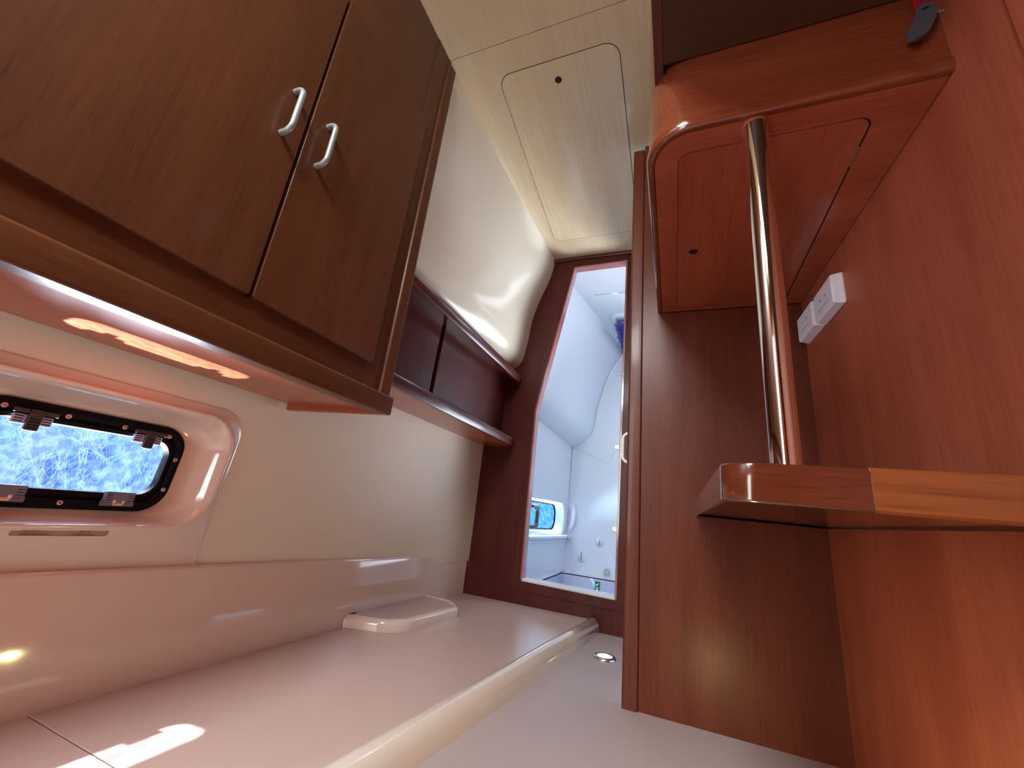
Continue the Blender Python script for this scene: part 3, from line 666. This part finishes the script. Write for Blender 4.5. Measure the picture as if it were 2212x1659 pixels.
def hloop(y0, y1, z0, z1, r, off, n=6): return [hw(y, z, off) for y, z in rpoly([(y1, z1), (y1, z0), (y0, z0), (y0, z1)], r, n)]
mb = MB(); mb.loft([hloop(2.07, YW+0.01, 0.02, 1.09, 0.0005, 0), hloop(2.30, 3.34, 0.345, 0.565, 0.09, 0)])
mb.loft([[(x, y, z) for x, z in headprof(y)[1:]] for y in yy], closed=False)
struct('wall_washroom_left', mb, M_white, recalc=False, smooth=40)
bev = [headprof(YW)]
struct('wall_washroom_front', MB().box(-0.835, 0.55, YW, YW+0.03, 0.0, 1.99), M_white)
struct('ceiling_washroom', MB().box(-1.0, 0.55, YB+0.025, YW+0.03, 1.93, 1.96), M_white)
struct('wall_washroom_right', MB().box(0.50, 0.53, YB+0.02, YW, 0.0, 1.95), M_white)
# moulded seam strips and the door outline on the washroom front wall
mb = MB(); mb.tube([(-0.812, YW-0.002, 0.06), (-0.800, YW-0.002, 1.05)], 0.007, 8); struct('trim_8', mb, M_white)
mb = MB(); cv = [(x+0.010, YW-0.003, z) for x, z in headprof(YW)[1:]]; mb.tube(cv, 0.010, 8); struct('trim_9', mb, M_white)
mb = MB(); mb.tube([(-0.785, YW-0.001, 1.054), (-0.70, YW-0.001, 1.014), (-0.63, YW-0.001, 0.978), (-0.56, YW-0.001, 0.940), (-0.51, YW-0.001, 0.926), (-0.475, YW-0.001, 0.96), (-0.455, YW-0.001, 1.02)], 0.0035, 8); struct('trim_10', mb, M_white)
door2 = sempty('door_1', (-0.2, YW, 0.12))
mb = MB(); mb.box(-0.405, 0.10, YW-0.014, YW-0.001, 0.125, 1.80); link('leaf', mb, M_white, door2, bevel=0.004)
for z in (1.716, 1.065, 0.417):
    mb = MB(); mb.box(-0.452, -0.414, YW-0.006, YW-0.001, z-0.017, z+0.017).box(-0.406, -0.372, YW-0.020, YW-0.014, z-0.017, z+0.017)
    mb.tube([(-0.410, YW-0.016, z-0.020), (-0.410, YW-0.016, z+0.020)], 0.006, 10); hg = link('hinge', mb, M_steel, door2, bevel=0.001)
# grab handle
gh = thing('curved_handhold', (-0.78, YW, 0.45), 'white curved grab handle on the washroom front wall beside the window', 'handle')
mb = MB(); mb.tube([(-0.775, YW, 0.545), (-0.770, YW-0.022, 0.543), (-0.760, YW-0.036, 0.520), (-0.758, YW-0.040, 0.46), (-0.766, YW-0.036, 0.405), (-0.785, YW-0.020, 0.378), (-0.795, YW, 0.372)], [0.020, 0.020, 0.019, 0.018, 0.018, 0.018, 0.018], 12)
link('grip', mb, M_whitep, gh, smooth=60)
mb = MB(); mb.lathe([(0.026, 0), (0.026, -0.008)], (-0.775, YW-0.0005, 0.545), 'Y', 20); link('foot', mb, M_whitep, gh)
mb = MB(); mb.lathe([(0.026, 0), (0.026, -0.008)], (-0.795, YW-0.0005, 0.372), 'Y', 20); link('foot', mb, M_whitep, gh)
# suction hooks
M_soft = plain('clear_vinyl', lin(214, 224, 236), 0.12, coat=0.8)
for (x, z, lb) in ((-0.680, 0.175, 'clear suction hook low on the washroom wall, left of the pair'), (-0.545, 0.303, 'clear suction hook on the washroom wall, upper right of the pair')):
    t = thing('suction_hook', (x, YW, z), lb, 'hook', 'suction hooks on the washroom wall')
    mb = MB(); mb.lathe([(0.036, 0), (0.034, -0.003), (0.020, -0.008), (0.008, -0.014), (0.006, -0.022)], (x, YW-0.0005, z), 'Y', 24); link('cup', mb, M_soft, t, smooth=60)
    mb = MB(); mb.tube([(x, YW-0.018, z+0.045), (x, YW-0.022, z+0.01), (x, YW-0.026, z-0.018), (x, YW-0.040, z-0.022), (x, YW-0.046, z-0.006)], 0.004, 8); link('prong', mb, M_chrome, t)
t = thing('door_catch', (-0.480, YW, 0.10), 'small arched steel catch low on the washroom front wall', 'catch')
ar = [(-0.505, 0.075), (-0.455, 0.075)]+[(-0.48+0.025*math.cos(a), 0.100+0.028*math.sin(a)) for a in [PI*k/8 for k in range(9)]]
mb = MB(); mb.prism(ar, lambda u, v, t_: (u, t_, v), YW-0.012, YW-0.0005); link('plate', mb, M_steel, t, bevel=0.002)
mb = MB(); mb.box(-0.490, -0.470, YW-0.026, YW-0.011, 0.080, 0.100); link('keeper', mb, M_steel, t, bevel=0.002)
# washroom window
w2 = sempty('window_2', (XH(2.9), 2.85, 0.45))
ring([hloop(2.26, 3.40, 0.322, 0.588, 0.12, -0.002), hloop(2.265, 3.395, 0.327, 0.583, 0.115, 0.006), hloop(2.29, 3.37, 0.342, 0.568, 0.10, 0.006), hloop(2.31, 3.35, 0.352, 0.558, 0.09, -0.03), hloop(2.33, 3.335, 0.362, 0.552, 0.085, -0.07)], 'moulded_surround', M_white, w2, smooth=50)
ring([hloop(2.325, 3.34, 0.360, 0.554, 0.085, -0.068), hloop(2.335, 3.33, 0.366, 0.548, 0.08, -0.066), hloop(2.34, 3.325, 0.370, 0.545, 0.08, -0.075)], 'gasket', M_black, w2)
gl = hloop(2.33, 3.335, 0.362, 0.552, 0.085, -0.072); mb = MB(); mb.add(gl, [tuple(range(len(gl)))]); link('pane', mb, M_glass2, w2)
ring([hloop(2.42, 2.88, 0.362, 0.530, 0.045, -0.040), hloop(2.43, 2.87, 0.370, 0.522, 0.04, -0.030), hloop(2.455, 2.845, 0.388, 0.504, 0.03, -0.030), hloop(2.46, 2.84, 0.392, 0.500, 0.03, -0.045)], 'opening_frame', M_blackp, w2)
mb = MB()
for yc in (2.60, 2.78): mb.add([], []).hexa([hw(yc-.03, .490, -.03), hw(yc+.03, .490, -.03), hw(yc+.03, .520, -.03), hw(yc-.03, .520, -.03)], [hw(yc-.03, .490, -.015), hw(yc+.03, .490, -.015), hw(yc+.03, .520, -.015), hw(yc-.03, .520, -.015)])
link('latches', mb, M_grey, w2, bevel=0.003)
# rolled blind on the rail below the window
rb_ = thing('blind_rail', (XH(2.9)+0.03, 2.9, 0.30), 'white tubular rail with brackets below the washroom window', 'rail')
mb = MB(); mb.tube([(XH(2.30)+0.030, 2.30, 0.318), (XH(3.43)+0.030, 3.43, 0.318)], 0.014, 16); link('tube', mb, M_white, rb_)
mb = MB(); mb.hexa([hw(2.3, .280, .0), hw(3.40, .280, .0), hw(3.40, .280, .012), hw(2.3, .280, .012)], [hw(2.3, .305, .0), hw(3.40, .305, .0), hw(3.40, .305, .012), hw(2.3, .305, .012)]); link('backing_strip', mb, M_whitep, rb_, bevel=0.002)
for y in (2.52, 3.34):
    mb = MB(); mb.tube([(XH(y)+0.030, y-0.014, 0.318), (XH(y)+0.030, y+0.014, 0.318)], 0.019, 16); mb.box(XH(y)-0.001, XH(y)+0.030, y-0.012, y+0.012, 0.300, 0.334); link('bracket', mb, M_steel, rb_)
# ceiling hatch surround and the fluffy blue mat hanging out of it
ht = thing('ceiling_hatch_frame', (-0.2, 2.9, 1.93), 'white rounded hatch frame in the washroom ceiling', 'hatch')
def cl(g, z, r): return [(x, y, z) for x, y in rpoly([(-0.430+g, 2.73+g), (0.10-g, 2.73+g), (0.10-g, 3.44-g), (-0.392+g, 3.44-g)], r, 6)]
mb = MB(); mb.loft([cl(0, 1.9295, .06), cl(0, 1.918, .06), cl(0.006, 1.912, .055), cl(0.035, 1.912, .04), cl(0.04, 1.9295, .035)]); link('frame', mb, M_white, ht, smooth=50)
mt = MB(); 
mt.loft([[(x, y, z) for x, y in rpoly([(-0.385, 2.83), (0.06, 2.83), (0.06, 3.41), (-0.372, 3.41)], .05, 5)] for z in (1.912, 1.893)], True, True)
o = link('fluffy_mat', mt, M_fluff); tag(o, 'blue-violet fluffy mat stuffed in the washroom ceiling hatch', 'mat')
tf = MB(); rnd = random.Random(3)
for i in range(3200):
    x = rnd.uniform(-0.402, -0.15); y = rnd.uniform(2.82, 3.41); z = 1.895
    a = rnd.uniform(0, 2*PI); L_ = rnd.uniform(.012, .028); d = Vector((math.cos(a)*L_*.8, math.sin(a)*L_*.8, -rnd.uniform(.008, .022))); s_ = Vector((-math.sin(a), math.cos(a), 0))*0.0022
    p = Vector((x, y, z)); tf.add([p+s_, p-s_, p+d*.5+Vector((0, 0, -.004))-s_*.8, p+d, p+d*.5+Vector((0, 0, -.004))+s_*.8], [(0, 1, 2, 3, 4)])
po = link('pile', tf, M_fluff, o, recalc=False); po['kind'] = 'stuff'
# ceiling moulding line in the washroom
mb = MB(); mb.tube([(-0.485, 2.45, 1.929), (0.1, 2.45, 1.929)], 0.005, 8); struct('trim_11', mb, M_white)

# open washroom door folded back, with its white handle
dr = sempty('door_2', (-0.14, 1.7, 0.1))
mb = MB(); mb.box(-0.132, -0.110, 1.372, 2.030, 0.08, 1.86); link('leaf', mb, M_red, dr, bevel=0.003)
hx = -0.132; pth = [(hx+.001, 1.425, 0.765)]+[(hx-0.008-0.020*math.sin(PI/2*k/6), 1.425, 0.765-0.020*(1-math.cos(PI/2*k/6))) for k in range(7)]+[(hx-0.028, 1.425, 0.72)]
pth += [(hx-0.008-0.020*math.cos(PI/2*k/6), 1.425, 0.686-0.020*math.sin(PI/2*k/6)) for k in range(7)]+[(hx+.001, 1.425, 0.666)]
mb = MB(); mb.tube(pth, 0.0048, 12); link('handle', mb, M_whitep, dr, smooth=60)

# ------------------------------------------------------------------ outside: a wooded bank across the water
mb = MB(); N1, N2 = 40, 16; L = []
rb2 = random.Random(5)
for j in range(N2+1):
    v = j/N2; row = []
    for i in range(N1+1):
        y = -6+40*i/N1; row.append((-5.2-2.6*v+0.25*rb2.random(), y, -0.6+4.8*v+0.12*rb2.random()))
    L.append(row)
mb.loft(L, closed=False); hb_ = link('wooded_bank', mb, M_hill, smooth=80, recalc=False)
tag(hb_, 'pale blue wooded bank seen outside through the portlight', 'bank'); hb_['kind'] = 'stuff'
tw = MB(); r3 = random.Random(11)
def twig(p, d, L_, w, depth):
    pts = [p]; q = p.copy(); dd = d.copy(); n = 4
    for k in range(n):
        dd = (dd+Vector((0, r3.uniform(-.35, .35), r3.uniform(-.30, .35)))).normalized(); q = q+dd*L_/n; pts.append(q.copy())
    for a, b in zip(pts, pts[1:]):
        t = (b-a).normalized(); s_ = Vector((0, -t.z, t.y)).normalized()*w
        o_ = Vector((w, 0, 0)); tw.add([a+s_, a-s_, b-s_*.8, b+s_*.8, a+o_, b+o_], [(0, 1, 2, 3), (0, 4, 5, 3), (1, 4, 5, 2)])
    if depth:
        for k in range(3):
            i = r3.randint(1, n-1); twig(pts[i], (dd+Vector((0, r3.uniform(-1.1, 1.1), r3.uniform(-.6, .9)))).normalized(), L_*.62, w*.7, depth-1)
for i in range(190):
    y = r3.uniform(-0.2, 4.2); z = r3.uniform(-0.6, 1.4)
    twig(Vector((-5.0-r3.random()*.5-max(0, z)*.5, y, z)), Vector((0.1, r3.uniform(-.7, .7), 1)).normalized(), r3.uniform(.5, .9), .0030, 3)
two = link('bare_twigs', tw, M_bark, recalc=False); tag(two, 'tangle of pale bare twigs on the bank outside the portlight', 'twigs'); two['kind'] = 'stuff'
